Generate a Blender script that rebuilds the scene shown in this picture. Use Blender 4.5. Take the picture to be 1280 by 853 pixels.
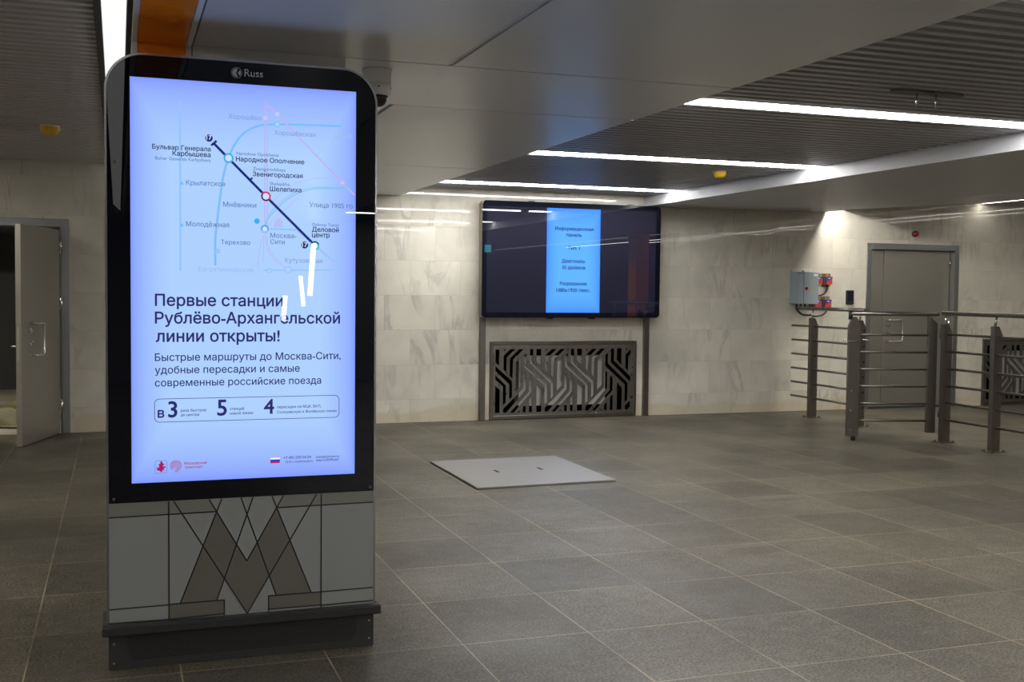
import bpy, bmesh, math, random
from mathutils import Vector, Matrix
from mathutils.geometry import delaunay_2d_cdt

random.seed(7)
for o in list(bpy.data.objects):
    bpy.data.objects.remove(o, do_unlink=True)
S = bpy.context.scene
COL = S.collection

# ------------------------------------------------------------------ camera
cd = bpy.data.cameras.new('camera')
cd.sensor_width = 36.0
cd.lens = 39.435
cd.clip_end = 200
cam = bpy.data.objects.new('camera', cd)
COL.objects.link(cam)
yaw, pitch, roll = .33782, -.045598, .010473
fw = Vector((math.sin(yaw)*math.cos(pitch), math.cos(yaw)*math.cos(pitch), math.sin(pitch)))
ri = Vector((math.cos(yaw), -math.sin(yaw), 0))
up = ri.cross(fw)
r2 = ri*math.cos(roll) + up*math.sin(roll)
u2 = up*math.cos(roll) - ri*math.sin(roll)
cam.matrix_world = Matrix(((r2.x, u2.x, -fw.x, 0), (r2.y, u2.y, -fw.y, 0), (r2.z, u2.z, -fw.z, 1.5), (0, 0, 0, 1)))
S.camera = cam

# ------------------------------------------------------------------ world, light levels, exposure
w = bpy.data.worlds.new('world')
S.world = w
w.use_nodes = True
w.node_tree.nodes['Background'].inputs[0].default_value = (1, .97, .92, 1)
w.node_tree.nodes['Background'].inputs[1].default_value = .02
S.view_settings.view_transform = 'Standard'
S.view_settings.look = 'None'
S.view_settings.exposure = 0.0
S.view_settings.gamma = 1.0
S.view_settings.use_curve_mapping = False
LAMP = 50.0          # radiance of the linear ceiling lamps over the hall
LAMP_RIGHT = 15.0     # linear lamps of the ceiling over the railing
FILL_LEFT = 31.0      # added fill lamp out of view, brightens the left wall and door
BAND = .95           # luminous band along the portal
SCREEN = 1.0         # display brightness

# ------------------------------------------------------------------ helpers
def srgb(r, g, b):
    f = lambda c: (c/255/12.92) if c/255 <= .04045 else ((c/255+.055)/1.055)**2.4
    return (f(r), f(g), f(b))

def mat(name, col=(.5, .5, .5), rough=.5, metal=0.0, emit=None, strength=1.0, spec=.5, coat=0.0, vary=0.0, vscale=6.0):
    m = bpy.data.materials.new(name)
    m.use_nodes = True
    b = m.node_tree.nodes['Principled BSDF']
    b.inputs['Base Color'].default_value = (*col, 1)
    b.inputs['Roughness'].default_value = rough
    b.inputs['Metallic'].default_value = metal
    b.inputs['Specular IOR Level'].default_value = spec
    b.inputs['Coat Weight'].default_value = coat
    if emit:
        b.inputs['Emission Color'].default_value = (*emit, 1)
        b.inputs['Emission Strength'].default_value = strength
    if vary:
        nt = m.node_tree
        tc = nt.nodes.new('ShaderNodeTexCoord')
        n = nt.nodes.new('ShaderNodeTexNoise')
        n.inputs['Scale'].default_value = vscale
        n.inputs['Detail'].default_value = 5
        nt.links.new(tc.outputs['Object'], n.inputs['Vector'])
        mr = nt.nodes.new('ShaderNodeMapRange')
        mr.inputs['To Min'].default_value = 1-vary
        mr.inputs['To Max'].default_value = 1+vary
        nt.links.new(n.outputs['Fac'], mr.inputs['Value'])
        mx = nt.nodes.new('ShaderNodeVectorMath')
        mx.operation = 'SCALE'
        mx.inputs[0].default_value = col
        nt.links.new(mr.outputs['Result'], mx.inputs['Scale'])
        nt.links.new(mx.outputs[0], b.inputs['Base Color'])
        r2_ = nt.nodes.new('ShaderNodeMapRange')
        r2_.inputs['To Min'].default_value = max(.02, rough-.08)
        r2_.inputs['To Max'].default_value = rough+.08
        nt.links.new(n.outputs['Fac'], r2_.inputs['Value'])
        nt.links.new(r2_.outputs['Result'], b.inputs['Roughness'])
    return m

class MB:
    """collects shapes, links them as one mesh object"""
    def __init__(s):
        s.v = []; s.f = []; s.mi = []; s.sm = []
    def add(s, vs, fs, mi=0, sm=False):
        n = len(s.v)
        s.v += [tuple(v) for v in vs]
        for f in fs:
            s.f.append([i+n for i in f]); s.mi.append(mi); s.sm.append(sm)
        return s
    def box(s, x0, x1, y0, y1, z0, z1, mi=0):
        if x0 > x1: x0, x1 = x1, x0
        if y0 > y1: y0, y1 = y1, y0
        if z0 > z1: z0, z1 = z1, z0
        return s.add([(x0, y0, z0), (x1, y0, z0), (x1, y1, z0), (x0, y1, z0), (x0, y0, z1), (x1, y0, z1), (x1, y1, z1), (x0, y1, z1)],
              [(0, 3, 2, 1), (4, 5, 6, 7), (0, 1, 5, 4), (1, 2, 6, 5), (2, 3, 7, 6), (3, 0, 4, 7)], mi)
    def prism(s, poly, a, b, axis='y', mi=0, sm=False):
        """poly: 2D points; extruded along axis from a to b.  y: (x,z)  x: (y,z)  z: (x,y)"""
        P = {'y': lambda p, t: (p[0], t, p[1]), 'x': lambda p, t: (t, p[0], p[1]), 'z': lambda p, t: (p[0], p[1], t)}[axis]
        n = len(poly)
        vs = [P(p, a) for p in poly] + [P(p, b) for p in poly]
        s.add(vs, [tuple(range(n)), tuple(range(2*n-1, n-1, -1))], mi)
        k = len(s.v)-2*n
        for i in range(n):
            j = (i+1) % n
            s.f.append([k+i, k+n+i, k+n+j, k+j]); s.mi.append(mi); s.sm.append(sm)
        return s
    def cyl(s, p, q, r, n=12, r1=None, mi=0, caps=True):
        p, q = Vector(p), Vector(q)
        r1 = r if r1 is None else r1
        d = (q-p).normalized()
        a = d.orthogonal().normalized(); b = d.cross(a)
        vs = []
        for c, rr in ((p, r), (q, r1)):
            for i in range(n):
                t = 2*math.pi*i/n
                vs.append(c+a*(rr*math.cos(t))+b*(rr*math.sin(t)))
        s.add(vs, [(i, (i+1) % n, n+(i+1) % n, n+i) for i in range(n)], mi, True)
        k = len(s.v)-2*n
        if caps:
            s.f.append([k+i for i in range(n-1, -1, -1)]); s.mi.append(mi); s.sm.append(False)
            s.f.append([k+n+i for i in range(n)]); s.mi.append(mi); s.sm.append(False)
        return s
    def tube(s, pts, r, n=10, mi=0):
        pts = [Vector(p) for p in pts]
        rings = []
        a = None
        for i, p in enumerate(pts):
            d = (pts[min(i+1, len(pts)-1)]-pts[max(i-1, 0)]).normalized()
            if a is None: a = d.orthogonal().normalized()
            a = (a-d*a.dot(d)).normalized()
            b = d.cross(a)
            rings.append([p+a*(r*math.cos(2*math.pi*k/n))+b*(r*math.sin(2*math.pi*k/n)) for k in range(n)])
        vs = [v for g in rings for v in g]
        fs = []
        for i in range(len(pts)-1):
            for k in range(n):
                fs.append((i*n+k, i*n+(k+1) % n, (i+1)*n+(k+1) % n, (i+1)*n+k))
        s.add(vs, fs, mi, True)
        m = len(s.v)-len(vs)
        for base, rev in ((0, True), ((len(pts)-1)*n, False)):
            ids = [m+base+k for k in range(n)]
            s.f.append(ids[::-1] if rev else ids); s.mi.append(mi); s.sm.append(False)
        return s
    def lathe(s, prof, c, n=24, mi=0):
        """prof: (radius, z) from one end to the other about a vertical axis through c"""
        vs = []
        for r, z in prof:
            for k in range(n):
                t = 2*math.pi*k/n
                vs.append((c[0]+r*math.cos(t), c[1]+r*math.sin(t), c[2]+z))
        fs = []
        for i in range(len(prof)-1):
            for k in range(n):
                fs.append((i*n+k, i*n+(k+1) % n, (i+1)*n+(k+1) % n, (i+1)*n+k))
        return s.add(vs, fs, mi, True)
    def build(s, name, m, parent=None, bevel=0.0, seg=2):
        me = bpy.data.meshes.new(name)
        org = Vector(parent['_o']) if parent is not None and '_o' in parent else Vector((0, 0, 0))
        me.from_pydata([tuple(Vector(v)-org) for v in s.v], [], s.f)
        for mm in (m if isinstance(m, (list, tuple)) else [m]): me.materials.append(mm)
        me.polygons.foreach_set('material_index', s.mi)
        me.polygons.foreach_set('use_smooth', s.sm)
        bm = bmesh.new(); bm.from_mesh(me)
        bmesh.ops.recalc_face_normals(bm, faces=bm.faces)
        bm.to_mesh(me); bm.free()
        o = bpy.data.objects.new(name, me)
        COL.objects.link(o)
        if parent is not None:
            o.parent = parent
            o['_o'] = tuple(org)
        if bevel:
            b = o.modifiers.new('bevel', 'BEVEL'); b.width = bevel; b.segments = seg; b.limit_method = 'ANGLE'; b.angle_limit = math.radians(50)
        return o

def tag(o, label=None, cat=None, group=None, kind=None):
    if label: o['label'] = label
    if cat: o['category'] = cat
    if group: o['group'] = group
    if kind: o['kind'] = kind
    return o
def thing(name, loc, label=None, cat=None, group=None, kind=None):
    o = bpy.data.objects.new(name, None)
    COL.objects.link(o)
    o.location = loc
    o.empty_display_size = .1
    o['_o'] = tuple(loc)
    return tag(o, label, cat, group, kind)
def struct(name, mb, m, **k):
    o = mb.build(name, m, **k)
    o['kind'] = 'structure'
    return o
def dup(root, delta):
    def cp(o, p):
        c = o.copy(); COL.objects.link(c)
        if p is not None: c.parent = p
        for ch in [x for x in list(bpy.data.objects) if x.parent == o]: cp(ch, c)
        return c
    r = cp(root, None)
    r.location = root.location + Vector(delta)
    r['_o'] = tuple(r.location)
    return r
def rrect(x0, x1, z0, z1, r, n=8, corners=(1, 1, 1, 1)):
    """rounded rectangle, corners bl br tr tl"""
    out = []
    for (cx, cz, a0, k) in ((x0, z0, 180, 0), (x1, z0, 270, 1), (x1, z1, 0, 2), (x0, z1, 90, 3)):
        if not corners[k]: out.append((cx, cz)); continue
        ox = cx+r if cx == x0 else cx-r; oz = cz+r if cz == z0 else cz-r
        for i in range(n+1):
            t = math.radians(a0+90*i/n)
            out.append((ox+r*math.cos(t), oz+r*math.sin(t)))
    return out
def clip_poly(poly, lo, hi):
    def half(p, f, inter):
        out = []
        for i in range(len(p)):
            a, b = p[i-1], p[i]
            if f(b):
                if not f(a): out.append(inter(a, b))
                out.append(b)
            elif f(a): out.append(inter(a, b))
        return out
    def at(x): return lambda a, b: (x, a[1]+(b[1]-a[1])*(x-a[0])/(b[0]-a[0]))
    poly = half(poly, lambda p: p[0] >= lo, at(lo))
    if poly: poly = half(poly, lambda p: p[0] <= hi, at(hi))
    return poly
def cut(rects, hole):
    hx0, hx1, hz0, hz1 = hole
    out = []
    for (x0, x1, z0, z1) in rects:
        if hx1 <= x0 or hx0 >= x1 or hz1 <= z0 or hz0 >= z1:
            out.append((x0, x1, z0, z1)); continue
        if hx0 > x0: out.append((x0, hx0, z0, z1))
        if hx1 < x1: out.append((hx1, x1, z0, z1))
        a, b = max(x0, hx0), min(x1, hx1)
        if hz0 > z0: out.append((a, b, z0, hz0))
        if hz1 < z1: out.append((a, b, hz1, z1))
    return out

class NT:
    """tiny node-graph helper"""
    def __init__(s, m): s.m = m; s.t = m.node_tree; s.b = s.t.nodes['Principled BSDF']
    def n(s, kind, **props):
        x = s.t.nodes.new(kind)
        for k, v in props.items(): setattr(x, k, v)
        return x
    def link(s, a, b): s.t.links.new(a, b)
    def val(s, sock, v):
        if hasattr(v, 'is_output'): s.link(v, sock)
        else: sock.default_value = v
    def math(s, op, a, b=0.0, c=0.0):
        x = s.n('ShaderNodeMath', operation=op)
        for i, v in enumerate((a, b, c)): s.val(x.inputs[i], v)
        return x.outputs[0]
    def noise(s, vec, scale, detail=4, dist=0.0, rough=.5):
        x = s.n('ShaderNodeTexNoise')
        s.link(vec, x.inputs['Vector'])
        x.inputs['Scale'].default_value = scale; x.inputs['Detail'].default_value = detail
        x.inputs['Distortion'].default_value = dist; x.inputs['Roughness'].default_value = rough
        return x.outputs['Fac']
    def ramp(s, f, lo, hi, a=0.0, b=1.0):
        x = s.n('ShaderNodeMapRange')
        for nm, v in (('Value', f), ('From Min', lo), ('From Max', hi), ('To Min', a), ('To Max', b)): s.val(x.inputs[nm], v)
        return x.outputs['Result']
    def mix(s, f, a, b):
        x = s.n('ShaderNodeMix', data_type='RGBA')
        s.val(x.inputs['Factor'], f)
        for nm, v in ((6, a), (7, b)): s.val(x.inputs[nm], v if hasattr(v, 'is_output') else (*v, 1))
        return x.outputs[2]
    def scale(s, v, k):
        x = s.n('ShaderNodeVectorMath', operation='SCALE')
        s.val(x.inputs[0], v); s.val(x.inputs['Scale'], k)
        return x.outputs[0]

# ------------------------------------------------------------------ materials
M_panel = mat('white_ceiling_panel', (.66, .67, .70), .32, vary=.03, vscale=1.5)
M_joint = mat('dark_joint', (.02, .02, .02), .8)
M_slat = mat('grey_slat', (.36, .365, .38), .4)
M_slatL = mat('pale_slat', (.52, .51, .50), .4)
M_void = mat('ceiling_void', (.015, .015, .015), .9)
M_beam = mat('white_beam', (.50, .505, .53), .45, vary=.03, vscale=2)
M_diff = mat('lamp_diffuser', (.8, .8, .8), .5, emit=(1, .98, .955), strength=LAMP)
M_diffR = mat('lamp_diffuser_right', (.8, .8, .8), .5, emit=(1, .955, .87), strength=LAMP_RIGHT)
M_diffS = mat('lamp_diffuser_slot', (.8, .8, .8), .5, emit=(1, .955, .87), strength=105.0)
M_diffF = mat('lamp_diffuser_far', (.8, .8, .8), .5, emit=(1, .955, .87), strength=24.0)
M_fillL = mat('fill_diffuser_left', (.8, .8, .8), .5, emit=(1, .955, .87), strength=FILL_LEFT)
M_band = mat('luminous_band', (.8, .8, .8), .5, emit=(1, .985, .97), strength=BAND)
M_lamp_body = mat('lamp_housing', (.6, .6, .6), .4)
M_orange = mat('orange_panel', (.92, .24, .008), .25, vary=.03)
M_trim = mat('pale_trim', (.72, .70, .69), .35)
M_greypanel = mat('grey_column_panel', (.80, .80, .84), .4, vary=.03)
M_steel = mat('brushed_steel', (.30, .29, .27), .3, metal=1.0, vary=.10, vscale=18)
M_steel_d = mat('dark_steel', (.19, .175, .15), .36, metal=1.0, vary=.12, vscale=14)
M_steel_l = mat('bright_steel', (.72, .72, .7), .18, metal=1.0)
M_door = mat('grey_door_metal', (.40, .383, .335), .36, metal=.8, vary=.07, vscale=4)
M_frame = mat('grey_door_frame', (.27, .275, .275), .32, metal=.8, vary=.06, vscale=6)
M_black = mat('black_plastic', (.012, .012, .013), .35)
M_blackm = mat('black_metal', (.022, .022, .023), .45, vary=.1, vscale=30)
M_glass = mat('black_glass', (.004, .005, .010), .0, spec=.6)
M_chrome = mat('kiosk_edge_metal', (.55, .55, .56), .22, metal=1.0)
M_grey = mat('grey_shell', (.2, .2, .2), .4, metal=.5)
M_dark = mat('dark_interior', (.012, .012, .013), .8)
M_duct = mat('galvanised_duct', (.6, .6, .6), .4, metal=.3, vary=.12, vscale=9)
M_white = mat('white_plastic', (.8, .8, .78), .4)
M_yellow = mat('yellow_plastic', (.62, .36, .01), .4)
M_red = mat('red_plastic', (.35, .008, .012), .25, spec=.7)
M_bluep = mat('blue_label', (.05, .045, .25), .4)
M_redp = mat('red_label', (.5, .05, .035), .4)
M_olive = mat('olive_bracket', (.25, .21, .08), .5)
M_cab = mat('grey_blue_enamel', (.27, .32, .35), .4, vary=.03)
M_hatch = mat('hatch_plate_metal', (.22, .215, .21), .45, metal=.3, vary=.16, vscale=5)

def marble():
    m = mat('polished_marble', rough=.16, spec=.33)
    g = NT(m)
    tc = g.n('ShaderNodeTexCoord').outputs['Object']
    at = g.n('ShaderNodeAttribute', attribute_name='tile')
    off = g.scale(at.outputs['Color'], 37.0)
    ad = g.n('ShaderNodeVectorMath', operation='ADD')
    g.link(tc, ad.inputs[0]); g.link(off, ad.inputs[1])
    v = ad.outputs[0]
    mp = g.n('ShaderNodeMapping'); mp.inputs['Rotation'].default_value = (0, .62, 0); mp.inputs['Scale'].default_value = (1.5, 1, .42)
    g.link(v, mp.inputs['Vector'])
    vv = mp.outputs[0]
    a = g.noise(vv, 1.5, 6, 1.4, .55)
    vein = g.math('SUBTRACT', 1.0, g.ramp(g.math('ABSOLUTE', g.math('SUBTRACT', a, .5)), .0, .045))
    mask = g.ramp(g.noise(v, 1.5, 3), .45, .66)
    cloud = g.noise(v, 2.4, 6, .6)
    base = g.mix(g.ramp(cloud, .35, .7), (.63, .60, .52), (.53, .505, .435))
    base = g.mix(g.math('MULTIPLY', vein, g.math('MULTIPLY', mask, .45)), base, (.22, .23, .21))
    sep = g.n('ShaderNodeSeparateColor'); g.link(at.outputs['Color'], sep.inputs[0])
    base = g.scale(base, g.ramp(sep.outputs[0], 0, 1, .94, 1.05))
    # old water stain along the foot of the wall
    sx = g.n('ShaderNodeSeparateXYZ'); g.link(tc, sx.inputs[0])
    z = sx.outputs['Z']
    edge = g.math('ADD', -.03, g.math('MULTIPLY', g.noise(tc, 1.3, 6), .32))
    st = g.ramp(g.math('SUBTRACT', edge, z), -.02, .02)
    base = g.mix(g.math('MULTIPLY', st, .5), base, (.50, .42, .27))
    g.link(base, g.b.inputs['Base Color'])
    g.link(g.ramp(g.noise(v, 6, 3), .3, .7, .015, .045), g.b.inputs['Roughness'])
    return m
M_marble = marble()
M_grout = mat('pale_grout', (.46, .43, .36), .8)

def granite():
    m = mat('granite_floor_tiles', rough=.35, spec=.22)
    g = NT(m)
    tc = g.n('ShaderNodeTexCoord').outputs['Object']
    sx = g.n('ShaderNodeSeparateXYZ'); g.link(tc, sx.inputs[0])
    gx = g.math('DIVIDE', g.math('SUBTRACT', sx.outputs['X'], 1.368-.572*40), .572)
    gy = g.math('DIVIDE', g.math('SUBTRACT', sx.outputs['Y'], 4.475-.658*40), .658)
    fx, fy = g.math('FRACT', gx), g.math('FRACT', gy)
    cx, cy = g.math('FLOOR', gx), g.math('FLOOR', gy)
    dx = g.math('MULTIPLY', g.math('SUBTRACT', .5, g.math('ABSOLUTE', g.math('SUBTRACT', fx, .5))), .572)
    dy = g.math('MULTIPLY', g.math('SUBTRACT', .5, g.math('ABSOLUTE', g.math('SUBTRACT', fy, .5))), .658)
    d = g.math('MINIMUM', dx, dy)
    cmb = g.n('ShaderNodeCombineXYZ'); g.link(cx, cmb.inputs[0]); g.link(cy, cmb.inputs[1])
    wn = g.n('ShaderNodeTexWhiteNoise', noise_dimensions='2D'); g.link(cmb.outputs[0], wn.inputs['Vector'])
    tone = g.ramp(wn.outputs['Value'], 0, 1, .78, 1.16)
    big = g.noise(tc, .8, 4)
    fine = g.noise(tc, 85, 3, 0, .75)
    mid = g.noise(tc, 14, 5, 0, .65)
    base = g.mix(g.ramp(big, .35, .65), (.070, .064, .049), (.100, .089, .065))
    base = g.scale(base, tone)
    base = g.scale(base, g.ramp(fine, .38, .62, .35, 1.75))
    base = g.scale(base, g.ramp(mid, .3, .7, .75, 1.25))
    # rust-brown spill and scuffs
    def blob(x, y, rx, ry, ns, amp):
        ax = g.math('DIVIDE', g.math('SUBTRACT', sx.outputs['X'], x), rx)
        ay = g.math('DIVIDE', g.math('SUBTRACT', sx.outputs['Y'], y), ry)
        r = g.math('SQRT', g.math('ADD', g.math('MULTIPLY', ax, ax), g.math('MULTIPLY', ay, ay)))
        r = g.math('ADD', r, g.math('MULTIPLY', g.math('SUBTRACT', g.noise(tc, ns, 5), .5), amp))
        return g.math('SUBTRACT', 1.0, g.ramp(r, .75, 1.0))
    base = g.mix(g.math('MULTIPLY', blob(3.50, 5.62, .28, .10, 7, 1.2), .55), base, (.050, .033, .022))
    base = g.mix(g.math('MULTIPLY', blob(4.55, 6.97, .24, .05, 9, 1.2), .45), base, (.038, .032, .026))
    base = g.mix(g.math('MULTIPLY', blob(2.13, 6.80, .05, .03, 20, .8), .8), base, (.025, .022, .02))
    base = g.mix(g.math('MULTIPLY', blob(2.30, 8.75, .08, .03, 12, .8), .6), base, (.025, .023, .02))
    line = g.math('SUBTRACT', 1.0, g.ramp(d, .0022, .0036))
    wear = g.ramp(g.noise(tc, 1.6, 3), .35, .6, .25, 1.0)
    base = g.mix(g.math('MULTIPLY', line, wear), base, (.36, .30, .19))
    g.link(base, g.b.inputs['Base Color'])
    g.link(g.ramp(g.noise(tc, 1.1, 4), .35, .65, .36, .52), g.b.inputs['Roughness'])
    bp = g.n('ShaderNodeBump'); bp.inputs['Strength'].default_value = .06; bp.inputs['Distance'].default_value = .01
    g.link(fine, bp.inputs['Height']); g.link(bp.outputs[0], g.b.inputs['Normal'])
    return m
M_floor = granite()
M_conc = mat('store_concrete', (.30, .27, .21), .8, vary=.2, vscale=3)
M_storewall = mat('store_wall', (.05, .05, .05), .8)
M_tarp = mat('olive_tarpaulin', (.13, .12, .055), .7, vary=.3, vscale=10)

# ------------------------------------------------------------------ room shell
W = 12.2
XL, XR, YB = -4.5, 18.0, -9.0
struct('floor', MB().box(XL, XR, YB, W, -.12, 0), M_floor)
DOOR1 = (-1.75, -.466, 0, 2.165)
DOOR2 = (9.136, 10.60, 0, 2.155)
GR1 = (4.014, 5.866, .0, .905)
GR2 = (11.035, 12.887, .03, .905)
HOLES = [DOOR1, DOOR2, GR1, GR2]

def tiled_wall():
    mb = MB()
    zs = [0, .259, .647, 1.04, 1.428, 1.816, 2.204, 2.593, 2.981, 3.37]
    cols = []
    for r in range(len(zs)-1):
        off = 6.575 if r % 2 == 0 else 6.278
        k0 = math.floor((XL-off)/.583)
        x = off+k0*.583
        while x < XR:
            a, b = max(x, XL), min(x+.583, XR)
            rnd = (random.random(), random.random(), random.random())
            ta, tb = random.uniform(-.0016, .0016), random.uniform(-.0016, .0016)
            xc, zc = x+.29, (zs[r]+zs[r+1])/2
            rects = [(a+.002, b-.002, zs[r]+.002, zs[r+1]-.002)]
            for h in HOLES: rects = cut(rects, h)
            for (p, q, z0, z1) in rects:
                if q-p < .004 or z1-z0 < .004: continue
                Y = lambda X, Z: W+ta*(X-xc)+tb*(Z-zc)
                mb.add([(p, Y(p, z0), z0), (q, Y(q, z0), z0), (q, Y(q, z1), z1), (p, Y(p, z1), z1)], [(0, 1, 2, 3)], 0)
                cols.append(rnd)
            x += .583
    back = [(XL, XR, 0, 3.3)]
    for h in HOLES: back = cut(back, h)
    nb = len(mb.f)
    for (p, q, z0, z1) in back:
        mb.box(p, q, W+.0022, W+.25, z0, z1, 1)
    me = bpy.data.meshes.new('wall_back')
    me.from_pydata(mb.v, [], mb.f)
    me.materials.append(M_marble); me.materials.append(M_grout)
    me.polygons.foreach_set('material_index', mb.mi)
    at = me.color_attributes.new('tile', 'FLOAT_COLOR', 'CORNER')
    for p in me.polygons:
        c = cols[p.index] if p.index < nb else (0, 0, 0)
        for li in p.loop_indices: at.data[li].color = (*c, 1)
    o = bpy.data.objects.new('wall_back', me)
    COL.objects.link(o)
    o['kind'] = 'structure'
    return o
tiled_wall()
M_plain = mat('plain_wall', (.42, .40, .36), .5, vary=.06, vscale=2)
M_plain_d = mat('plain_dark_wall', (.10, .10, .10), .5, vary=.06, vscale=2)
struct('wall_left', MB().box(XL-.2, XL, YB, W+.25, 0, 3.3), M_plain)
struct('wall_right', MB().box(XR, XR+.2, YB, W+.25, 0, 3.3), M_plain)
struct('wall_front', MB().box(XL-.2, XR+.2, YB-.2, YB, 0, 3.3), M_plain_d)

# ceiling over the hall: white panels with narrow joints
ZC, ZS, ZL = 2.53, 2.63, 2.737
LY = [11.42-2.71*i for i in range(8)]      # rows of linear lamps
mb = MB()
JX = 1.45
ys = [YB, -4.2, -1.9, .4, 2.7, 5.03, 6.20, 9.2, W]
for a, b in zip(ys[:-1], ys[1:]):
    band = abs(a-5.03) < .01
    xs = [.305, 2.94] if band else ([.305, JX, 2.94])
    for c, d in zip(xs[:-1], xs[1:]):
        g0 = .004
        gl = .013 if c == JX else g0
        gr = .013 if d == JX else (0 if d == 2.94 else g0)
        mb.prism([(c+gl, ZC), (d-gr, ZC), (d-gr, ZC+.14), (c+gl, ZC+.14)], a+.006, b-.006, 'y', 0)
mb.box(JX-.005, JX+.005, YB, 5.02, ZC+.004, ZC+.14, 0)
mb.box(.30, 2.93, YB, W, ZC+.03, ZC+.2, 1)
# behind the column
mb.box(.06, .301, 5.90, W, ZC, ZC+.16, 0)
struct('ceiling', mb, [M_panel, M_joint])
# orange portal soffit with its trims
mb = MB()
mb.box(.083, .278, YB, 5.04, ZC, ZC+.12, 0)
mb.box(.060, .081, YB, 5.04, ZC-.003, ZC+.16, 1)
mb.box(.280, .302, YB, 5.04, ZC-.002, ZC+.12, 2)
struct('portal_soffit', mb, [M_orange, M_trim, M_greypanel])

def slats(x0, x1, z, skip=()):
    mb = MB()
    y = YB+.03
    while y < W-.07:
        if not any(abs(y+.031-s) < .125 for s in skip):
            mb.prism([(y, z+.045), (y+.005, z), (y+.055, z), (y+.060, z+.045)], x0, x1, 'x', 0)
        y += .11
    mb.box(x0, x1, YB, W, z+.12, z+.14, 1)
    return mb
struct('ceiling_slats', slats(2.945, 5.93, ZS, LY), [M_slat, M_void])
struct('ceiling_slats_left', slats(XL, -.095, ZL, ()), [M_slatL, M_void])
# beam with inclined face, soffit, then the ceiling rising over the railing
mb = MB()
ZB = 2.512
mb.prism([(5.94, ZB), (8.50, ZB+.018), (8.50, 2.80), (5.94, 2.80)], YB, W, 'y', 0)
struct('ceiling_beam', mb, M_beam)
sl = .0705
zr = lambda x: 2.564+sl*(x-8.75)
mb = MB()
mb.prism([(8.75, zr(8.75)), (10.88, zr(10.88)), (10.88, 3.3), (8.75, 3.3)], YB, W, 'y', 0)
mb.prism([(10.96, zr(10.96)), (XR, zr(XR)), (XR, 3.3), (10.96, 3.3)], YB, W, 'y', 0)
mb.box(8.50, 8.75, YB, W, 2.66, 3.3, 0)
mb.box(10.88, 10.96, YB, W, 2.78, 3.3, 0)
struct('ceiling_right', mb, M_beam)
struct('ceiling_lid', MB().box(XL-.2, XR+.2, YB-.2, W+.25, 3.3, 3.4), M_void)
# dark edge of the left slats and the gap beside the portal
mb = MB()
mb.box(-.097, -.066, YB, W, ZL-.012, ZL+.16)
mb.box(.040, .060, YB, W, ZC+.05, ZL+.16)
mb.prism([(-.066, ZL+.022), (.039, ZC+.135), (.039, ZC+.2), (-.066, ZL+.09)], YB, W, 'y')
struct('trim_1', mb, M_joint)

# column that the kiosk stands in front of
mb = MB()
mb.box(.060, .082, 5.04, 5.90, 0, ZC+.1, 1)
mb.box(.083, .278, 5.042, 5.90, 0, ZC+.1, 0)
mb.box(.279, .302, 5.040, 5.90, 0, ZC+.1, 1)
mb.box(.306, .965, 5.040, 5.90, 0, ZC+.1, 2)
mb.box(.302, .306, 5.046, 5.90, 0, ZC+.1, 3)
struct('column', mb, [M_orange, M_trim, M_greypanel, M_joint])

# ------------------------------------------------------------------ linear lamps
def ceiling_lamp(y, label, group=None):
    t = thing('linear_ceiling_lamp', (4.45, y, ZS), label, 'lamp', group)
    MB().box(2.96, 5.915, y-.092, y+.092, ZS+.006, ZS+.06).build('housing', M_lamp_body, t)
    MB().box(2.97, 5.90, y-.075, y+.075, ZS-.002, ZS+.006).build('diffuser', M_diff, t)
    return t
names = ['white linear ceiling lamp nearest the marble wall, above the wide wall display',
         'white linear ceiling lamp, middle one of the three across the slatted ceiling',
         'white linear ceiling lamp, nearest and longest of the three across the slatted ceiling']
for i, y in enumerate(LY):
    ceiling_lamp(y, names[i] if i < 3 else 'white linear ceiling lamp further back along the slatted ceiling, outside the view',
                 None if i < 3 else 'linear lamps behind the viewer')
def long_lamp(name, x, z, wdt, y0, y1, m, label, tilt=0.0):
    t = thing(name, (x, (y0+y1)/2, z), label, 'lamp')
    MB().box(x-wdt/2-.006, x+wdt/2+.006, y0, y1, z+.006, z+.035).build('housing', M_lamp_body, t)
    MB().box(x-wdt/2, x+wdt/2, y0+.01, y1-.01, z, z+.006).build('diffuser', m, t)
    return t
long_lamp('linear_slot_lamp', 8.532, 2.615, .045, YB+.1, W-.03, M_diffS, 'linear lamp sunk in the ceiling slot beside the white beam above the grey cabinet')
long_lamp('linear_slot_lamp', 10.92, zr(10.92)+.002, .05, YB+.1, W-.03, M_diffR, 'thin linear lamp in the ceiling at the right edge, above the steel railing')
for x, wh in ((13.3, 'nearer'), (15.7, 'farther')):
    long_lamp('linear_slot_lamp', x, zr(x-.032)-.037, .026, YB+.1, W-.03, M_diffF, 'thin linear lamp on the rising ceiling outside the view on the right, %s one' % wh)
long_lamp('linear_ceiling_lamp', -2.6, ZL-.006, .14, YB+.3, 11.3, M_fillL, 'added linear fill lamp under the left slatted ceiling, unseen outside the view')  # unseen fill, added to light the left wall and door
t = thing('luminous_band', (-.01, 4, 2.7), 'tall white luminous band running along the ceiling left of the orange portal', 'lamp')
y = YB
k = 0
while y < W-.05:
    y1 = min(y+1.21, W)
    MB().prism([(-.064, ZL), (.038, ZC+.11), (.038, ZC+.13), (-.064, ZL+.02)], y+.009, y1-.009, 'y').build('diffuser', M_band, t)
    y = y1

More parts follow.
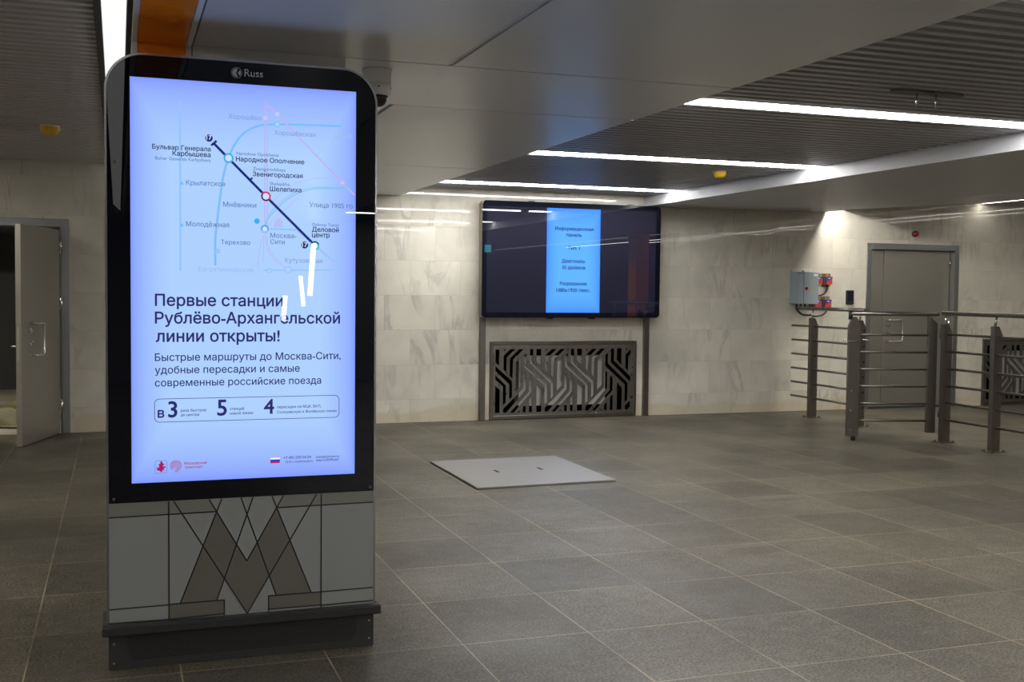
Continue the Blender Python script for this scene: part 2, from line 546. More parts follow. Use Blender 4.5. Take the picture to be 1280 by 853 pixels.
# ------------------------------------------------------------------ doors
# left door, standing open, with a dim store room behind it
d1 = thing('door_1', (-.55, W, 0), 'grey metal door standing open at the left edge, with a dim store room behind', 'door', kind='structure')
mb = MB()
mb.box(-.541, -.466, W-.012, W+.25, 0, 2.165)
mb.box(-1.75, -1.675, W-.012, W+.25, 0, 2.165)
mb.box(-1.675, -.541, W-.012, W+.25, 2.085, 2.165)
mb.box(-.556, -.541, W+.02, W+.06, 0, 2.085)
mb.build('door_frame', M_frame, d1, .004)
H = Vector((-.556, 12.15, 0)); E = Vector((-.840, 11.18, 0))
uu = (E-H).normalized(); nn = Vector((uu.y*-1, uu.x, 0))
if nn.x < 0: nn = -nn
def lf(u, n, z): return H+uu*u+nn*n+Vector((0, 0, z))
def lbox(mb, u0, u1, n0, n1, z0, z1):
    vs = [lf(u, n, z) for z in (z0, z1) for (u, n) in ((u0, n0), (u1, n0), (u1, n1), (u0, n1))]
    return mb.add(vs, [(0, 3, 2, 1), (4, 5, 6, 7), (0, 1, 5, 4), (1, 2, 6, 5), (2, 3, 7, 6), (3, 0, 4, 7)])
L = (E-H).length
leaf = lbox(MB(), 0, L, -.05, 0, .008, 2.055).build('door_leaf', M_door, d1, .003)
lbox(MB(), L, L+.004, -.034, -.016, .80, 1.12).build('lock_plate', M_steel_l, leaf)
mb = MB(); uo, ub = .80, .60
mb.tube([lf(uo, 0, 1.14), lf(uo, .05, 1.14), lf(uo-.02, .062, 1.14), lf(ub+.03, .062, 1.14), lf(ub+.008, .062, 1.132), lf(ub, .062, 1.11),
         lf(ub, .062, .87), lf(ub+.008, .062, .848), lf(ub+.03, .062, .84), lf(uo-.02, .062, .84), lf(uo, .05, .84), lf(uo, 0, .84)], .011)
mb.build('door_handle', M_steel_l, leaf)
mb = MB().cyl(lf(.80, 0, 1.07), lf(.80, .012, 1.07), .027, 20); mb.cyl(lf(.80, .012, 1.07), lf(.80, .02, 1.07), .012, 12)
mb.build('lock', M_steel_l, leaf)
mb = MB().cyl(lf(.80, 0, .95), lf(.80, .01, .95), .02, 16); mb.cyl(lf(.80, .01, .965), lf(.80, .03, .965), .008, 10)
mb.build('keyhole_cover', M_steel_l, leaf)
mb = MB().tube([lf(L-.06, -.05, .93), lf(L-.06, -.11, .93), lf(L-.07, -.115, .93), lf(L-.2, -.115, .93)], .01)
mb.build('door_handle', M_steel_l, leaf)
for z in (.22, 1.25, 1.82):
    MB().cyl(lf(-.012, .012, z), lf(-.012, .012, z+.13), .012, 12).build('hinge', M_steel_l, d1)

# right door, closed, with a narrow side leaf
d2 = thing('door_2', (9.87, W, 0), 'closed grey steel door with a narrow side leaf, behind the railing', 'door', kind='structure')
mb = MB()
mb.box(9.136, 9.205, W-.012, W+.25, 0, 2.155)
mb.box(10.53, 10.60, W-.012, W+.25, 0, 2.155)
mb.box(9.205, 10.53, W-.012, W+.25, 2.075, 2.155)
mb.build('door_frame', M_frame, d2, .004)
yd = W+.085
side = MB().box(9.207, 9.462, yd, yd+.05, .012, 2.07).build('side_leaf', M_door, d2, .003)
leaf2 = MB().box(9.470, 10.525, yd, yd+.05, .012, 2.07).build('door_leaf', M_door, d2, .003)
mb = MB().tube([(9.545, yd, 1.155), (9.545, yd-.05, 1.155), (9.565, yd-.06, 1.155), (9.71, yd-.06, 1.155), (9.735, yd-.06, 1.147), (9.745, yd-.06, 1.125),
    (9.745, yd-.06, .905), (9.735, yd-.06, .883), (9.71, yd-.06, .875), (9.565, yd-.06, .875), (9.545, yd-.05, .875), (9.545, yd, .875)], .012)
mb.build('door_handle', M_steel_l, leaf2)
mb = MB().cyl((9.555, yd, 1.09), (9.555, yd-.015, 1.09), .03, 20); mb.cyl((9.555, yd-.015, 1.09), (9.555, yd-.025, 1.09), .013, 12)
mb.build('lock', M_steel_l, leaf2)
MB().cyl((9.55, yd, .985), (9.55, yd-.012, .985), .02, 16).build('keyhole_cover', M_steel_l, leaf2)
for z in (.2, 1.05, 1.85):
    MB().cyl((10.526, yd-.012, z), (10.526, yd-.012, z+.13), .012, 12).build('hinge', M_steel_l, d2)
struct('trim_2', MB().box(9.136, 10.6, W-.005, W+.25, 0, .011), M_dark)
struct('wall_behind', MB().box(9.0, 10.7, W+.26, W+.3, 0, 2.3), M_dark)

# store room
struct('floor_storeroom', MB().box(-3.6, -.2, W, 17.5, -.12, -.001), M_conc)
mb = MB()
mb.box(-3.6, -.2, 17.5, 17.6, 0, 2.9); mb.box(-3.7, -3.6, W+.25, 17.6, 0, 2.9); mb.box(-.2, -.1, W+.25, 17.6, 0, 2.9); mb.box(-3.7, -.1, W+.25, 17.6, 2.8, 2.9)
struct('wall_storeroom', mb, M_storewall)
t = thing('linear_ceiling_lamp', (-2.6, 13.6, 2.79), 'lamp inside the dim store room, hidden behind the door frame', 'lamp')
MB().box(-2.9, -2.3, 13.5, 13.7, 2.74, 2.8).build('housing', M_lamp_body, t)
MB().box(-2.89, -2.31, 13.51, 13.69, 2.732, 2.74).build('diffuser', mat('store_lamp', (.8, .8, .8), .5, emit=(1, .93, .8), strength=230), t)
mb = MB()   # rumpled cloth lying on the store floor
nx, ny = 30, 30
rng = random.Random(5)
vs = []
for j in range(ny+1):
    for i in range(nx+1):
        x = -2.9+2.2*i/nx+.12*math.sin(j*.5); yv = 12.62+2.0*j/ny+.10*math.sin(i*.6)
        e = min(i, nx-i, j, ny-j)/4.0
        h = .02+min(1, e)*(.05+.05*math.sin(i*.7+j*.35)+.05*math.sin(i*.31-j*.8)+.02*rng.random())
        vs.append((x, yv, max(.006, h)))
mb.add(vs, [(j*(nx+1)+i, j*(nx+1)+i+1, (j+1)*(nx+1)+i+1, (j+1)*(nx+1)+i) for j in range(ny) for i in range(nx)], 0, True)
o = mb.build('tarpaulin', M_tarp)
sm = o.modifiers.new('thick', 'SOLIDIFY'); sm.thickness = .005
tag(o, 'rumpled olive cloth lying on the store room floor seen through the open left door', 'cloth')
t = thing('ventilation_duct', (-2.2, 15.6, 2.4), 'pale round pipe under the store room ceiling seen above the open left door', 'pipe')
MB().cyl((-3.55, 15.4, 2.38), (-.25, 15.4, 2.38), .13, 24).build('pipe', M_duct, t)
for x in (-3.0, -2.2, -1.4):
    MB().cyl((x, 15.4, 2.51), (x, 15.4, 2.8), .012, 8).build('hanger', M_grey, t)

# ------------------------------------------------------------------ kiosk
KY = 4.58
kx0, kx1 = -.040, 1.004
kiosk = thing('advertising_kiosk', (.48, 4.68, 0), 'tall black digital kiosk with a bright blue-white map screen, standing in the foreground', 'kiosk')
# shell behind the glass
MB().prism(rrect(kx0-.006, kx1+.006, .13, 2.394, .145, 14, (0, 0, 1, 1)), KY+.006, KY+.19, 'y').build('body', M_grey, kiosk)
# metal edge round the front
out = rrect(kx0-.007, kx1+.007, .18, 2.395, .145, 14, (0, 0, 1, 1))
inn = rrect(kx0+.001, kx1-.001, .18, 2.387, .138, 14, (0, 0, 1, 1))
mb = MB()
n = len(out)
vs = [(p[0], KY-.002, p[1]) for p in out]+[(p[0], KY-.002, p[1]) for p in inn]+[(p[0], KY+.03, p[1]) for p in out]+[(p[0], KY+.03, p[1]) for p in inn]
fs = []
for i in range(n):
    j = (i+1) % n
    fs += [(i, j, n+j, n+i), (2*n+i, 3*n+i, 3*n+j, 2*n+j), (i, 2*n+i, 2*n+j, j), (n+i, n+j, 3*n+j, 3*n+i)]
mb.add(vs, fs); mb.build('edge_frame', M_chrome, kiosk)
glass = MB().prism(rrect(kx0+.002, kx1-.002, .655, 2.386, .137, 14, (0, 0, 1, 1)), KY, KY+.006, 'y').build('glass_panel', M_glass, kiosk)

def screen_mat(name, x0, x1, z0, z1, c_mid, c_edge, strength):
    """picture shown by the display: pale middle, deeper blue towards the rim"""
    m = mat(name, (.004, .004, .006), .0, spec=.5, emit=c_mid, strength=strength)
    g = NT(m)
    sx = g.n('ShaderNodeSeparateXYZ'); g.link(g.n('ShaderNodeTexCoord').outputs['Generated'], sx.inputs[0])
    fx = g.math('SUBTRACT', .5, g.math('ABSOLUTE', g.math('SUBTRACT', sx.outputs['X'], .5)))
    fz = g.math('SUBTRACT', .5, g.math('ABSOLUTE', g.math('SUBTRACT', sx.outputs['Z'], .5)))
    d = g.math('MINIMUM', g.math('MULTIPLY', fx, (x1-x0)), g.math('MULTIPLY', fz, (z1-z0)*.55))
    f = g.math('POWER', g.ramp(d, 0, .15), .5)
    g.link(g.mix(f, c_edge, c_mid), g.b.inputs['Emission Color'])
    return m
SC_MID, SC_EDGE = srgb(174, 209, 254), srgb(124, 146, 255)
M_screen = screen_mat('kiosk_screen', .046, .922, .731, 2.302, SC_MID, SC_EDGE, SCREEN)
def em(name, c): return mat(name, (.004, .004, .006), .0, spec=.5, emit=srgb(*c), strength=SCREEN)
INK = {'n': em('ink_navy', (42, 44, 112)), 'd': em('ink_dark_blue', (26, 36, 92)), 'f3': em('ink_slate', (100, 128, 190)), 'f2': em('ink_pale_slate', (132, 162, 222)),
       'f1': em('ink_faint', (158, 188, 243)), 'r': em('ink_crimson', (170, 26, 92)), 'w': em('ink_white', (225, 235, 255))}
M_ltblue = em('map_light_blue', (124, 190, 250)); M_pale = em('map_pale_blue', (150, 196, 250)); M_pink = em('map_pink', (190, 178, 246)); M_pinkf = em('map_faint_pink', (180, 180, 248))
M_teal = em('map_teal', (140, 190, 235)); M_ring_r = em('map_red', (205, 60, 110)); M_ring_b = em('map_ring_blue', (70, 170, 240)); M_ring_g = em('map_ring_teal', (70, 190, 190)); M_line17 = em('map_navy', (24, 40, 120))
M_flagw = em('flag_white', (235, 238, 255)); M_scrw = em('map_ring_inside', (208, 226, 255)); M_flagb = em('flag_blue', (50, 45, 205)); M_flagr = em('flag_red', (190, 35, 80)); M_scr = em('map_screen_blue', (178, 208, 255))

screen = MB().box(.046, .922, KY-.0012, KY+.002, .731, 2.302).build('screen', M_screen, kiosk)
LAYER = [0]
def zy(base, k): return base-.0014-.0002*k
GLYPHS = {}
def outline_tris(s):
    """letters of a line as triangles, filled by the non-zero winding rule"""
    if s in GLYPHS: return GLYPHS[s]
    c = bpy.data.curves.new('t', 'FONT')
    c.body = s; c.size = 1.0; c.resolution_u = 3; c.fill_mode = 'NONE'
    o = bpy.data.objects.new('t', c); COL.objects.link(o)
    bpy.context.view_layer.update()
    me = bpy.data.meshes.new_from_object(o.evaluated_get(bpy.context.evaluated_depsgraph_get()))
    V = [(v.co.x, v.co.y) for v in me.vertices]
    Eg = [tuple(e.vertices) for e in me.edges]
    bpy.data.objects.remove(o, do_unlink=True); bpy.data.curves.remove(c); bpy.data.meshes.remove(me)
    nxt = {}
    for a, b in Eg: nxt.setdefault(a, []).append(b); nxt.setdefault(b, []).append(a)
    seen, loops = set(), []
    for st in range(len(V)):            # vertices of an outline are stored in drawing order
        if st in seen or st not in nxt: continue
        lp = [st]; seen.add(st); cur = st+1 if (st+1) in nxt[st] else nxt[st][0]
        while cur not in seen:
            lp.append(cur); seen.add(cur)
            q = [k for k in nxt[cur] if k not in seen]
            if not q: break
            cur = q[0]
        loops.append(lp)
    info = []
    for lp in loops:
        xs = [V[i][0] for i in lp]; info.append((min(xs), max(xs)))
    # outlines that overlap in x belong to one glyph
    groups = []
    for k in sorted(range(len(loops)), key=lambda k: info[k][0]):
        if groups and info[k][0] < groups[-1][1]-1e-4:
            groups[-1][0].append(k); groups[-1][1] = max(groups[-1][1], info[k][1])
        else: groups.append([[k], info[k][1]])
    verts, tris = [], []
    for ks, _ in groups:
        pv, pe, segs = [], [], []
        for k in ks:
            n0 = len(pv); lp = loops[k]
            pv += [Vector(V[i]) for i in lp]
            m = len(lp)
            pe += [(n0+i, n0+(i+1) % m) for i in range(m)]
            segs += [(V[lp[i]], V[lp[(i+1) % m]]) for i in range(m)]
        rv, _, rf, _, _, _ = delaunay_2d_cdt(pv, pe, [], 0, 1e-5)
        b0 = len(verts)
        keep = []
        for f in rf:
            cx = sum(rv[i].x for i in f)/len(f); cy = sum(rv[i].y for i in f)/len(f)
            wn = 0
            for (a, b) in segs:
                if (a[1] > cy) != (b[1] > cy):
                    xx = a[0]+(cy-a[1])*(b[0]-a[0])/(b[1]-a[1])
                    if xx > cx: wn += 1 if b[1] > a[1] else -1
            if wn: keep.append(tuple(i+b0 for i in f))
        verts += [(p.x, p.y) for p in rv]; tris += keep
    used = sorted({i for t in tris for i in t}); ix = {u: k for k, u in enumerate(used)}
    GLYPHS[s] = ([verts[u] for u in used], [tuple(ix[i] for i in t) for t in tris])
    return GLYPHS[s]
def text(s, x0, x1, zb, m, parent, y, bold=0.0, name='caption'):
    V, T = outline_tris(s)
    a = min(v[0] for v in V); b = max(v[0] for v in V)
    k = (x1-x0)/(b-a)
    mb = MB()
    e = bold*k
    for i, (dx, dz) in enumerate([(0, 0), (-e, 0), (e, 0), (0, -e), (0, e), (-.7*e, .7*e), (.7*e, .7*e), (-.7*e, -.7*e), (.7*e, -.7*e)] if bold else [(0, 0)]):
        mb.add([(x0+(v[0]-a)*k+dx, y-.00001*i, zb+v[1]*k+dz) for v in V], T)
    return mb.build(name, m, parent)
def line(pts, wd, y, m, parent, name='route_line', closed=False):
    """flat ribbon through (x, z) points, mitred"""
    mb = MB(); n = len(pts)
    L_, R_ = [], []
    for i in range(n):
        p = Vector(pts[i])
        q0 = Vector(pts[i-1]) if (i or closed) else p
        q1 = Vector(pts[(i+1) % n]) if (i < n-1 or closed) else p
        d0 = (p-q0).normalized() if (p-q0).length else None
        d1_ = (q1-p).normalized() if (q1-p).length else None
        d0 = d0 or d1_; d1_ = d1_ or d0
        t = (d0+d1_).normalized(); nv = Vector((-t.y, t.x))
        k = wd/2/max(.5, nv.dot(Vector((-d0.y, d0.x))))
        L_.append(p+nv*k); R_.append(p-nv*k)
    vs = [(p.x, y, p.y) for p in L_]+[(p.x, y, p.y) for p in R_]
    rng_ = range(n) if closed else range(n-1)
    mb.add(vs, [(i, (i+1) % n, n+(i+1) % n, n+i) for i in rng_])
    return mb.build(name, m, parent)
def smooth(pts, k=6):
    out = []
    n = len(pts)
    for i in range(n-1):
        p0 = pts[max(0, i-1)]; p1 = pts[i]; p2 = pts[i+1]; p3 = pts[min(n-1, i+2)]
        for j in range(k):
            t = j/k
            out.append(tuple(.5*((2*p1[a])+(-p0[a]+p2[a])*t+(2*p0[a]-5*p1[a]+4*p2[a]-p3[a])*t*t+(-p0[a]+3*p1[a]-3*p2[a]+p3[a])*t**3) for a in (0, 1)))
    return out+[pts[-1]]
def disc(x, z, r, y, m, parent, name='station_mark', n=28):
    return MB().add([(x+r*math.cos(2*math.pi*i/n), y, z+r*math.sin(2*math.pi*i/n)) for i in range(n)], [tuple(range(n))]).build(name, m, parent)
def ringp(x, z, r, n=28, a0=0, a1=360):
    return [(x+r*math.cos(math.radians(a0+(a1-a0)*i/n)), z+r*math.sin(math.radians(a0+(a1-a0)*i/n))) for i in range(n+1 if a1-a0 < 360 else n)]
Y0, Y1, Y2, Y3, Y4 = (zy(KY, k) for k in range(5))
# network map, pale background lines
line([(.2305, 2.22), (.2303, 1.56)], .0075, Y0, M_pale, screen)
for z in (1.902, 1.739): MB().box(.231, .242, Y1, Y0, z-.006, z+.006).build('station_mark', M_ltblue, screen)
line(smooth([(.8616, 2.1593), (.7336, 2.1564), (.6035, 2.1515), (.5372, 2.1432), (.4846, 2.118), (.4454, 2.076), (.4142, 2.0082), (.3933, 1.9322), (.3785, 1.83), (.3672, 1.7323), (.3628, 1.6853), (.3627, 1.584)]), .0085, Y0, M_ltblue, screen)
for x in (.5550, .5648): line([(x, 2.238), (x+.0002, 1.738)], .004, Y0, M_pink, screen)
line([(.5681, 2.2251), (.867, 1.9296), (.9183, 1.8812)], .0065, Y0, M_pink, screen)
line(smooth([(.5568, 1.7466), (.5772, 1.7876), (.6262, 1.8387), (.671, 1.8719), (.7251, 1.8948), (.7889, 1.9036), (.9042, 1.9045)]), .0045, Y0, M_teal, screen)
line(smooth([(.5568, 1.7516), (.5732, 1.7936), (.6222, 1.8467), (.668, 1.8799), (.7231, 1.9018), (.7889, 1.9096), (.9042, 1.9100)]), .0025, Y0, M_ltblue, screen)
line(smooth([(.5683, 1.7469), (.5994, 1.7838), (.6441, 1.8213), (.698, 1.8774)]), .002, Y0, M_pink, screen)
line(smooth([(.5727, 1.8279), (.6261, 1.8837), (.6889, 1.9241), (.7614, 1.9434), (.8994, 1.9566)]), .002, Y0, M_pinkf, screen)
line([(.5772, 1.7334), (.6802, 1.7340), (.7666, 1.664), (.8172, 1.6193), (.8729, 1.5881)], .0075, Y0, M_pale, screen)
line([(.5507, 1.568), (.8359, 1.5728)], .005, Y0, M_pale, screen)
line(smooth([(.5506, 1.7085), (.5391, 1.6724), (.5303, 1.6183), (.5303, 1.5689)]), .002, Y0, M_pinkf, screen)
line(smooth([(.5580, 1.7085), (.5620, 1.664), (.5866, 1.6195), (.6332, 1.5790)]), .0025, Y0, M_pink, screen)
line(smooth([(.5632, 1.7088), (.5680, 1.667), (.5930, 1.6235), (.6380, 1.5840)]), .002, Y0, M_pinkf, screen)
line([(.5520, 1.7085), (.548, 1.6007)], .002, Y0, M_pinkf, screen)
for i, (a, b) in enumerate(((.5965, 1.767), (.6045, 1.776), (.6125, 1.780), (.6205, 1.771))):
    MB().box(a-.0028, a+.0028, Y1, Y0, 1.741, b).build('tower_symbol', M_pink, screen)
for (x, z, r, m) in ((.5575, 2.1737, .012, M_pink), (.6035, 2.1917, .012, M_pinkf), (.6035, 2.1515, .011, M_ltblue), (.867, 1.9296, .010, M_pink), (.5729, 1.5678, .009, M_pale), (.6489, 1.5726, .014, M_pale)):
    disc(x, z, r, Y1, M_scr, screen)
    line(ringp(x, z, r*.9), .0038, Y2, m, screen, 'station_ring', True)
disc(.5241, 1.7636, .011, Y1, M_ring_b, screen)
disc(.3712, 1.6405, .010, Y1, M_pale, screen)
# the opened stretch of line
line([(.3585, 2.0623), (.5594, 1.8632), (.7438, 1.6835)], .0100, Y2, M_line17, screen)
line([(.348, 2.0545), (.3686, 2.0735)], .009, Y2, M_line17, screen)
line([(.4960, 1.9250), (.5070, 1.9350)], .007, Y2, M_line17, screen)
for (x, z, r, m) in ((.4142, 2.0082, .0185, M_ring_b), (.5594, 1.8632, .0185, M_ring_r), (.7547, 1.671, .0180, M_ring_g), (.555, 1.7331, .0150, M_ring_b)):
    disc(x, z, r, Y3, M_scrw, screen)
    line(ringp(x, z, r*.87, 36), .0068, Y4, m, screen, 'station_ring', True)
line(ringp(.555, 1.7331, .0131, 18, 200, 340), .0045, Y4-.0002, M_pink, screen, 'station_ring')
line(ringp(.7547, 1.671, .0157, 18, 20, 170), .0050, Y4-.0002, M_line17, screen, 'station_ring')
line(ringp(.5594, 1.8632, .0161, 18, 150, 320), .0050, Y4-.0002, M_line17, screen, 'station_ring')
for (x, z) in ((.3395, 2.0826), (.7138, 1.6728)): disc(x, z, .0142, Y3, M_line17, screen, 'line_number_mark')
TX = [
('Хорошёво', 0.4135, 0.5416, 2.1636, 'f2', 0),
('Полежаевская', 0.624, 0.8063, 2.1841, 'f1', 0),
('Хорошёвская', 0.592, 0.7564, 2.1098, 'f2', 0),
('ЦСКА', 0.8341, 0.908, 2.1088, 'f1', 0),
('Бульвар Генерала', 0.1273, 0.3454, 2.0309, 'd', 0),
('Карбышева', 0.2022, 0.3453, 2.0083, 'd', 0),
('Bulvar Generala Karbysheva', 0.1379, 0.3453, 1.9898, 'f3', 0),
('Narodnoe Opolchenie', 0.4454, 0.6099, 2.0226, 'f3', 0),
('Народное Ополчение', 0.4428, 0.7113, 1.9977, 'd', 0),
('Zvenigorodskaya', 0.5083, 0.6367, 1.9649, 'f3', 0),
('Звенигородская', 0.5082, 0.7051, 1.9417, 'd', 0),
('Shelepikha', 0.5753, 0.6529, 1.9084, 'f3', 0),
('Шелепиха', 0.5753, 0.6998, 1.8846, 'd', 0),
('Крылатское', 0.2523, 0.4019, 1.8968, 'f3', 0),
('Мнёвники', 0.3932, 0.5214, 1.8167, 'f3', 0),
('Молодёжная', 0.2519, 0.4165, 1.7358, 'f3', 0),
('Улица 1905 го', 0.7325, 0.9092, 1.8264, 'f3', 0),
('Москва-', 0.5772, 0.6803, 1.699, 'f3', 0),
('Сити', 0.5772, 0.6335, 1.6739, 'f3', 0),
('Delovoy Tsentr', 0.7454, 0.8537, 1.7509, 'f3', 0),
('Деловой', 0.7437, 0.852, 1.728, 'd', 0),
('центр', 0.7437, 0.8151, 1.7056, 'd', 0),
('Терехово', 0.3844, 0.4977, 1.6683, 'f3', 0),
('Кутузовская', 0.6354, 0.7851, 1.6009, 'f2', 0),
('Багратионовская', 0.2982, 0.5091, 1.5598, 'f1', 0),
('Первые станции', 0.1357, 0.6266, 1.4241, 'n', 0.012),
('Рублёво-Архангельской', 0.1354, 0.8579, 1.355, 'n', 0.012),
('линии открыты!', 0.1385, 0.6133, 1.2831, 'n', 0.012),
('Быстрые маршруты до Москва-Сити,', 0.134, 0.8621, 1.2081, 'n', 0.006),
('удобные пересадки и самые', 0.1338, 0.6948, 1.1587, 'n', 0.006),
('современные российские поезда', 0.1336, 0.7819, 1.1085, 'n', 0.006),
('в', 0.1441, 0.1676, 0.9861, 'n', 0.012),
('3', 0.1837, 0.2159, 0.9866, 'n', 0.012),
('раза быстрее', 0.2304, 0.3272, 1.0067, 'n', 0),
('до центра', 0.2303, 0.2996, 0.9897, 'n', 0),
('5', 0.3704, 0.4053, 0.9886, 'n', 0.012),
('станций', 0.4184, 0.4737, 1.0087, 'n', 0),
('новой линии', 0.4184, 0.5082, 0.9906, 'n', 0),
('4', 0.5527, 0.5911, 0.9909, 'n', 0.012),
('пересадки на МЦК, БКЛ,', 0.6046, 0.7821, 1.0111, 'n', 0),
('Солнцевскую и Филёвскую линии', 0.6046, 0.8452, 0.9905, 'n', 0),
('Московский', 0.2434, 0.3285, 0.7967, 'r', 0.01),
('транспорт', 0.2434, 0.3138, 0.7818, 'r', 0.01),
('+7 495 539-54-54', 0.63, 0.7412, 0.8031, 'n', 0),
('3210 с мобильного', 0.6382, 0.7486, 0.7871, 'n', 0),
('transport.mos.ru', 0.7624, 0.857, 0.8027, 'n', 0),
('max.ru/DtRoad', 0.7624, 0.8524, 0.7889, 'n', 0),
('17', 0.33, 0.3489, 2.0765, 'w', 0.01),
('17', 0.7038, 0.7238, 1.6655, 'w', 0.01),
]
for (s, a, b, z, c, bo) in TX:
    text(s, a, b, z, INK[c], screen, Y4-.0003 if c == 'w' else Y2, {'d': .017, 'f3': .010, 'f2': .010, 'f1': .008}.get(c, .010) if bo == 0 else bo*1.5)
# rounded box, emblems, flag
line(rrect(.1318, .8562, .9680, 1.0590, .018, 6), .0022, Y1, INK['n'], screen, 'frame_line', True)
line(rrect(.1330, .1770, .7662, .8158, .007, 4), .0016, Y1, INK['f3'], screen, 'emblem_outline', True)
ex, ez = .155, .791
emb = [(-.003, .020), (.001, .024), (.005, .021), (.005, .016), (.011, .013), (.013, .008), (.008, .007), (.008, .001), (.016, .003), (.018, -.002), (.010, -.006), (.012, -.013),
       (.006, -.012), (.004, -.020), (-.001, -.021), (-.004, -.015), (-.011, -.014), (-.017, -.010), (-.013, -.006), (-.018, -.002), (-.013, .001), (-.009, -.003), (-.006, .003), (-.010, .009), (-.007, .013), (-.003, .012)]
MB().add([(ex+a, Y1, ez+b) for a, b in emb], [tuple(range(len(emb)))]).build('rider_emblem', INK['r'], screen)
sx_, sz_ = .211, .7945
line(ringp(sx_, sz_, .0070), .0026, Y1, INK['r'], screen, 'spiral_emblem', True)
line(ringp(sx_, sz_, .0132, 30, -40, 235)[:], .0026, Y1, INK['r'], screen, 'spiral_emblem')
line(ringp(sx_, sz_, .0195, 30, -40, 235)[:], .0026, Y1, INK['r'], screen, 'spiral_emblem')
for r in (.0132, .0195):
    a = math.radians(-40); p = (sx_+r*math.cos(a), sz_+r*math.sin(a))
    k = .021
    line([p, (p[0]-k*.72, p[1]-k*.70)], .0026, Y1, INK['r'], screen, 'spiral_emblem')
for z0, m in ((.8030, M_flagw), (.7955, M_flagb), (.7880, M_flagr)):
    MB().box(.5778, .6156, Y1, Y0, z0, z0+.0075).build('flag_stripe', m, screen)
# maker's lettering on the top of the glass
M_logo = mat('silver_print', (.55, .60, .64), .35)
text('Russ', .476, .5477, 2.3335, M_logo, glass, KY-.0006, .006, 'lettering')
lx, lz = .4456, 2.3449
line(ringp(lx, lz, .0205, 40), .0016, KY-.0006, M_logo, glass, 'logo_ring', True)
def arc(c, r, a0, a1, n=14): return [(c[0]+r*math.cos(math.radians(a0+(a1-a0)*i/n)), c[1]+r*math.sin(math.radians(a0+(a1-a0)*i/n))) for i in range(n+1)]
left = arc((lx, lz), .0168, 75, 290)+[(lx+.0015, lz-.010), (lx-.0028, lz-.001), (lx+.002, lz+.005), (lx+.003, lz+.011)]
rightp = arc((lx, lz), .0168, -42, 40)+[(lx+.0085, lz+.004), (lx+.0035, lz-.001)]
MB().add([(a, KY-.0006, b) for a, b in left], [tuple(range(len(left)))]).build('logo_mark', M_logo, glass)
MB().add([(a, KY-.0006, b) for a, b in rightp], [tuple(range(len(rightp)))]).build('logo_mark', M_logo, glass)
# security screws in the glass
for (x, z) in ((-.010, 1.975), (-.020, .672), (.988, .672)):
    MB().cyl((x, KY-.003, z), (x, KY, z), .006, 12).build('screw', M_steel_d, kiosk)

# lower panel with the M motif of thin dark lines
M_pl = mat('silver_print_panel', srgb(154, 157, 157), .34, metal=.35, vary=.03, vscale=2)
M_pd = mat('bronze_print_panel', srgb(113, 112, 103), .36, metal=.35, vary=.03, vscale=3)
M_pm = mat('grey_print_panel', srgb(135, 136, 131), .35, metal=.35)
M_ln = mat('dark_print_line', (.022, .021, .018), .4)
lower = MB().box(kx0+.001, kx1-.001, KY, KY+.006, .150, .6545).build('lower_panel', M_pl, kiosk)
def area(pts, m, k=0): return MB().add([(a, KY-.0004-.0003*k, b) for a, b in pts], [tuple(range(len(pts)))]).build('motif_panel', m, lower)
area([(-.038, .602), (.183, .602), (.183, .654), (-.038, .654)], M_pm); area([(.185, .602), (.362, .602), (.336, .654), (.185, .654)], M_pm)
area([(.603, .606), (.783, .606), (.783, .654), (.632, .654)], M_pm); area([(.785, .606), (1.002, .606), (1.002, .654), (.785, .654)], M_pm)
area([(.3655, .6014), (.4399, .4668), (.3667, .2450), (.2265, .2450)], M_pd); area([(.4399, .4668), (.4841, .3952), (.5242, .4705), (.5718, .3308), (.4858, .1808), (.3957, .3349)], M_pd)
area([(.6049, .6036), (.7425, .2480), (.6007, .2480), (.5242, .4705)], M_pd); area([(.1837, .2430), (.3956, .2435), (.3956, .1877), (.1835, .183)], M_pd)
area([(.5709, .2457), (.7842, .2453), (.7843, .1907), (.571, .1901)], M_pd)
for a, b in [((.1834, .654), (.1834, .18)), ((.784, .654), (.784, .18)), ((-.039, .6005), (.3625, .6030)), ((.6040, .6055), (1.002, .6074)), ((-.039, .2400), (.1834, .2415)),
             ((.1837, .2432), (.3966, .2435)), ((.3956, .2445), (.3956, .18)), ((.1835, .1830), (.3956, .1877)), ((-.039, .1850), (.1835, .1830)),
             ((.5699, .2457), (.784, .2453)), ((.784, .2452), (1.002, .2470)), ((.571, .2467), (.571, .18)), ((.571, .1901), (.784, .1907)), ((.7853, .1890), (1.002, .1916)),
             ((.2020, .654), (.4858, .1808)), ((.3371, .654), (.4841, .3952)), ((.3865, .654), (.2265, .2450)), ((.5090, .654), (.3667, .2450)),
             ((.4616, .654), (.6007, .2479)), ((.5845, .654), (.7425, .2480)), ((.6299, .654), (.4841, .3952)), ((.7654, .654), (.4858, .1808))]:
    line([a, b], .0056, KY-.0012, M_ln, lower, 'motif_line')
